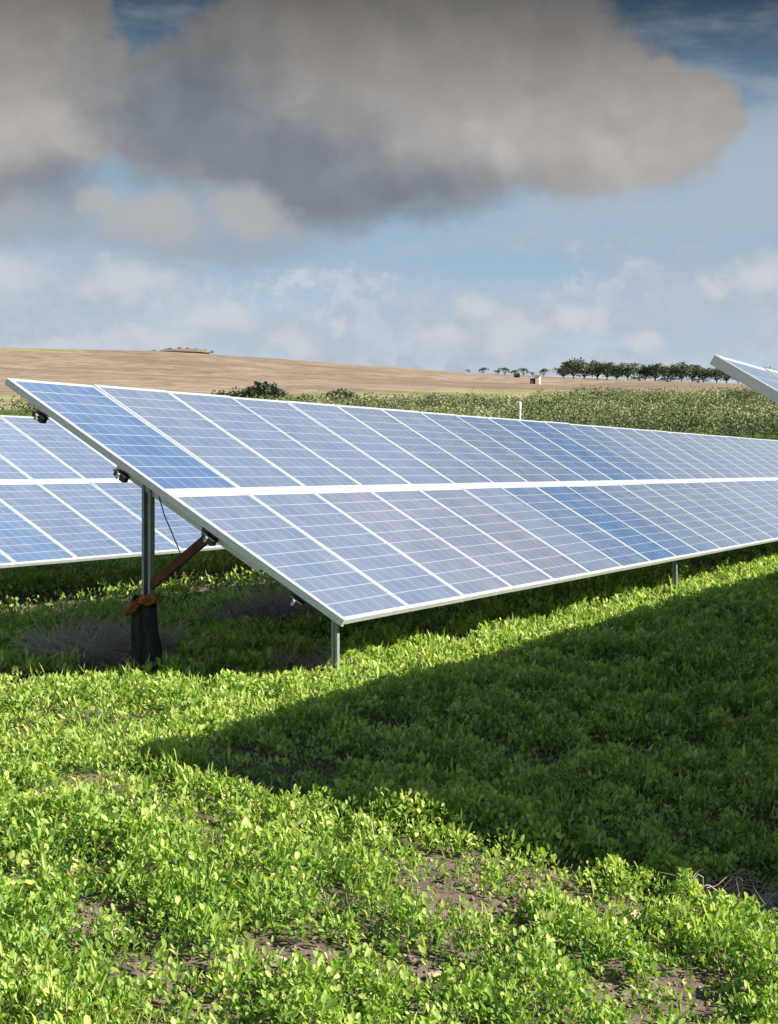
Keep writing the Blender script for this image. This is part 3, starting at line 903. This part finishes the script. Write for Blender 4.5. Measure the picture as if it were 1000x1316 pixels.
EXP = 1.2
def world():
    w = bpy.data.worlds.new('World'); scene.world = w; w.use_nodes = True
    nt = NT(w.node_tree)
    bg = nt.n['Background']
    sky = nt.new('ShaderNodeTexSky', sky_type='NISHITA')
    sky.sun_disc = False
    sky.sun_elevation = math.asin(SUN.z); sky.sun_rotation = math.atan2(SUN.x, SUN.y)
    sky.air_density = 1.0; sky.dust_density = .6; sky.ozone_density = 1.5
    STR = .10
    bg.inputs['Strength'].default_value = STR
    V = nt.new('ShaderNodeTexCoord').outputs['Generated']
    X, Y, Z = nt.sep(V)
    az = nt.m('ARCTAN2', X, Y)
    el = nt.m('ARCSINE', Z)
    u = nt.m('MULTIPLY_ADD', az, 19.14, 7.0)           # hundreds of photo pixels, as a measure of direction
    v = nt.m('MULTIPLY_ADD', el, -19.14, 6.04)
    uv = nt.comb(u, v)
    w1 = nt.sep(nt.noise(uv, .8, 5, .55, 'Color'))
    w2 = nt.sep(nt.noise(uv, 3.2, 5, .6, 'Color'))
    du = nt.m('ADD', nt.m('MULTIPLY', nt.m('SUBTRACT', w1[0], .5), .75), nt.m('MULTIPLY', nt.m('SUBTRACT', w2[0], .5), .30))
    dv = nt.m('ADD', nt.m('MULTIPLY', nt.m('SUBTRACT', w1[1], .5), .60), nt.m('MULTIPLY', nt.m('SUBTRACT', w2[1], .5), .24))
    U = nt.m('ADD', u, du); Vv = nt.m('ADD', v, dv)
    fine = nt.noise(uv, 2.4, 7, .62)
    finer = nt.m('MULTIPLY', nt.m('SUBTRACT', fine, .5), 1.0)
    streak = nt.noise(nt.comb(nt.m('MULTIPLY', u, .32), v), 1.5, 7, .6)
    big = nt.noise(uv, .55, 6, .6)
    def blob(cx, cy, rx, ry):
        a = nt.m('POWER', nt.m('DIVIDE', nt.m('SUBTRACT', U, cx), rx), 2.0)
        b = nt.m('POWER', nt.m('DIVIDE', nt.m('SUBTRACT', Vv, cy), ry), 2.0)
        return nt.m('SUBTRACT', 1.0, nt.m('SQRT', nt.m('ADD', a, b)))
    def union(bl):
        r = blob(*bl[0])
        for b in bl[1:]: r = nt.m('SMOOTH_MAX', r, blob(*b), .12)
        return r
    def soft(bl, a, b, amp=.4, nz=None):
        return nt.ss(nt.m('ADD', union(bl), nt.m('MULTIPLY', nz or finer, amp)), a, b)
    # clear sky: deep blue high up, milky towards the horizon
    clear = nt.mix(nt.ss(v, -.4, 3.0), (.045, .12, .22), (.32, .49, .65))
    clear = nt.mix(nt.ss(v, 3.1, 4.6), clear, (.55, .67, .80))
    clear = nt.mix(.2, clear, nt.mix(1.0, sky.outputs[0], (STR, STR, STR), 'MULTIPLY'))
    # thin grey veil, thicker to the right and in bands
    vmask = nt.m('ADD', streak, nt.m('MULTIPLY', soft([(9.6, 2.6, 2.6, 1.9), (12, 3, 4, 2)], -.3, .8), .20))
    c = nt.mix(nt.m('MULTIPLY', nt.ss(vmask, .42, .72), .75), clear, (.42, .49, .58))
    # layered broken cloud low down
    lay = nt.m('ADD', nt.m('ADD', streak, nt.m('MULTIPLY', nt.m('SUBTRACT', fine, .5), .55)), nt.m('SUBTRACT', nt.m('MULTIPLY', nt.ss(v, 3.2, 4.1), .16), nt.m('MULTIPLY', soft([(5.6, 3.25, 1.9, .42)], -.2, .7), .16)))
    lm = nt.m('MULTIPLY', nt.ss(lay, .50, .68), nt.ss(v, 2.9, 3.6))
    c = nt.mix(nt.m('MULTIPLY', lm, .8), c, nt.mix(nt.ss(fine, .38, .62), (.44, .51, .62), (.60, .65, .72)))
    grey = soft([(6.1, 4.1, 1.5, .6), (8.9, 4.05, 1.6, .7), (.9, 3.8, 2.2, .7), (3.4, 4.4, 1.8, .35)], -.25, .6, .6)
    c = nt.mix(nt.m('MULTIPLY', grey, .65), c, (.44, .51, .61))
    puff = soft([(6.55, 4.22, .50, .26), (6.1, 3.93, .34, .18), (5.7, 4.3, .5, .18), (8.22, 4.34, .26, .15), (9.15, 3.72, .18, .16), (9.7, 3.6, .4, .3), (2.75, 4.18, .62, .20), (3.75, 4.47, .42, .20), (2.2, 4.4, .5, .16), (4.45, 4.15, .25, .10), (.3, 3.72, .55, .32), (1.8, 3.78, .62, .26), (.9, 4.5, .5, .15), (7.4, 4.1, .5, .2), (-1.5, 4, .9, .4), (11, 4.1, .9, .4)], -.4, .9, 1.2)
    c = nt.mix(nt.m('MULTIPLY', puff, .70), c, (.64, .66, .69))
    # grey cloud and two pale puffs below the large one
    mm = soft([(2.7, 3.05, 1.7, .50), (.5, 2.9, 1.4, .50)], -.3, .5, .5)
    c = nt.mix(nt.m('MULTIPLY', mm, .85), c, (.34, .40, .48))
    # the large cloud: rounded top and right side in light, slate base
    uvb = nt.comb(U, Vv)
    billow = nt.noise(uvb, 1.1, 4, .5); billow_off = nt.noise(nt.comb(nt.m('ADD', U, .22), nt.m('ADD', Vv, -.22)), 1.1, 4, .5)
    relief = nt.m('SUBTRACT', billow, billow_off)
    bigb = union([(5.35, 1.32, 3.45, 1.42), (8.2, 1.75, 1.25, .85), (7.4, 2.1, 1.7, .58), (4.7, 2.15, 2.3, .88), (2.5, 1.75, 1.3, .95), (.1, 1.3, 1.75, 1.85), (-5, 0, 4, 2.2), (-9, 2, 2.5, 1.2)])
    bf = nt.m('ADD', bigb, nt.m('MULTIPLY', nt.m('SUBTRACT', billow, .5), .45))
    low = nt.ss(v, 1.7, 2.7)
    bm_ = nt.ss(bf, nt.m('MULTIPLY_ADD', low, -.12, -.06), nt.m('MULTIPLY_ADD', low, .26, .12))
    base = soft([(4.4, 2.75, 2.9, .85), (2.5, 1.75, 1.35, 1.1), (3.6, 2.2, 1.8, .8), (1.2, 2.6, 1.4, .35)], -.45, .75, .45)
    cc = nt.mix(nt.m('MULTIPLY', base, .95), (.41, .39, .37), (.20, .225, .27))
    glow = soft([(8.1, 1.9, 1.5, .8), (9.0, 1.6, .5, .5), (.5, 2.0, .8, .5), (6.6, 1.8, 1.6, .6)], -.2, .9, .4)
    cc = nt.mix(nt.m('MULTIPLY', glow, .55), cc, (.50, .47, .44))
    rl = nt.m('MULTIPLY_ADD', relief, .5, 1.0)
    cc = nt.mix(1.0, cc, nt.comb(rl, rl, rl), 'MULTIPLY')
    c = nt.mix(nt.m('MULTIPLY', bm_, .97), c, cc)
    pp = soft([(3.25, 2.82, .66, .40), (2.05, 2.98, .72, .40), (1.5, 2.8, .4, .2)], -.15, .65, .5)
    c = nt.mix(nt.m('MULTIPLY', pp, .75), c, (.46, .46, .46))
    # darker towards the top: a gradient multiplied into cloud and clear sky alike
    dk = nt.m('SUBTRACT', 1.0, nt.m('MULTIPLY', nt.ss(v, 2.2, -.5), .74))
    up0 = nt.ss(v, -.6, -2.2)
    dk = nt.m('ADD', dk, nt.m('MULTIPLY', up0, .74))
    c = nt.mix(1.0, c, nt.comb(dk, dk, dk), 'MULTIPLY')
    # broken cloud overhead and behind (seen only as reflections and fill light)
    oh = nt.ss(nt.noise(V, 2.2, 6, .58), .42, .60)
    up = nt.ss(v, -.6, -2.2)
    ohc = nt.mix(nt.ss(big, .35, .65), (.30, .35, .44), (.85, .88, .92))
    high = nt.ss(v, -5.5, -10.0)
    ohc = nt.mix(high, ohc, (.20, .27, .37))
    ovh = nt.mix(oh, nt.mix(.35, (.08, .20, .46), nt.mix(1.0, sky.outputs[0], (STR, STR, STR), 'MULTIPLY')), ohc)
    c = nt.mix(up, c, ovh)
    c = nt.mix(nt.m('MULTIPLY', high, .6), c, (.05, .10, .20))
    k = 1 / STR / 2 ** EXP
    c = nt.mix(1.0, c, (k, k, k), 'MULTIPLY')
    nt.l.new(c, bg.inputs['Color'])
    w.cycles.sampling_method = 'MANUAL'; w.cycles.sample_map_resolution = 512
world()

# ------------------------------------------------------------------ camera
cam = bpy.data.cameras.new('camera'); co = bpy.data.objects.new('camera', cam); COL.objects.link(co)
cam.sensor_fit = 'HORIZONTAL'; cam.sensor_width = 36; cam.lens = 36 * F / 1000
cam.shift_x = -.2; cam.shift_y = -(658 - 604) / 1000
cam.clip_start = .1; cam.clip_end = 9000
co.location = (0, 0, CAMH); co.rotation_euler = (math.pi / 2, 0, 0)
scene.camera = co
scene.view_settings.view_transform = 'Standard'; scene.view_settings.look = 'None'
scene.view_settings.gamma = 1; scene.view_settings.exposure = EXP
scene.render.engine = 'CYCLES'
scene.cycles.max_bounces = 6; scene.cycles.transparent_max_bounces = 4
scene.cycles.use_denoising = True
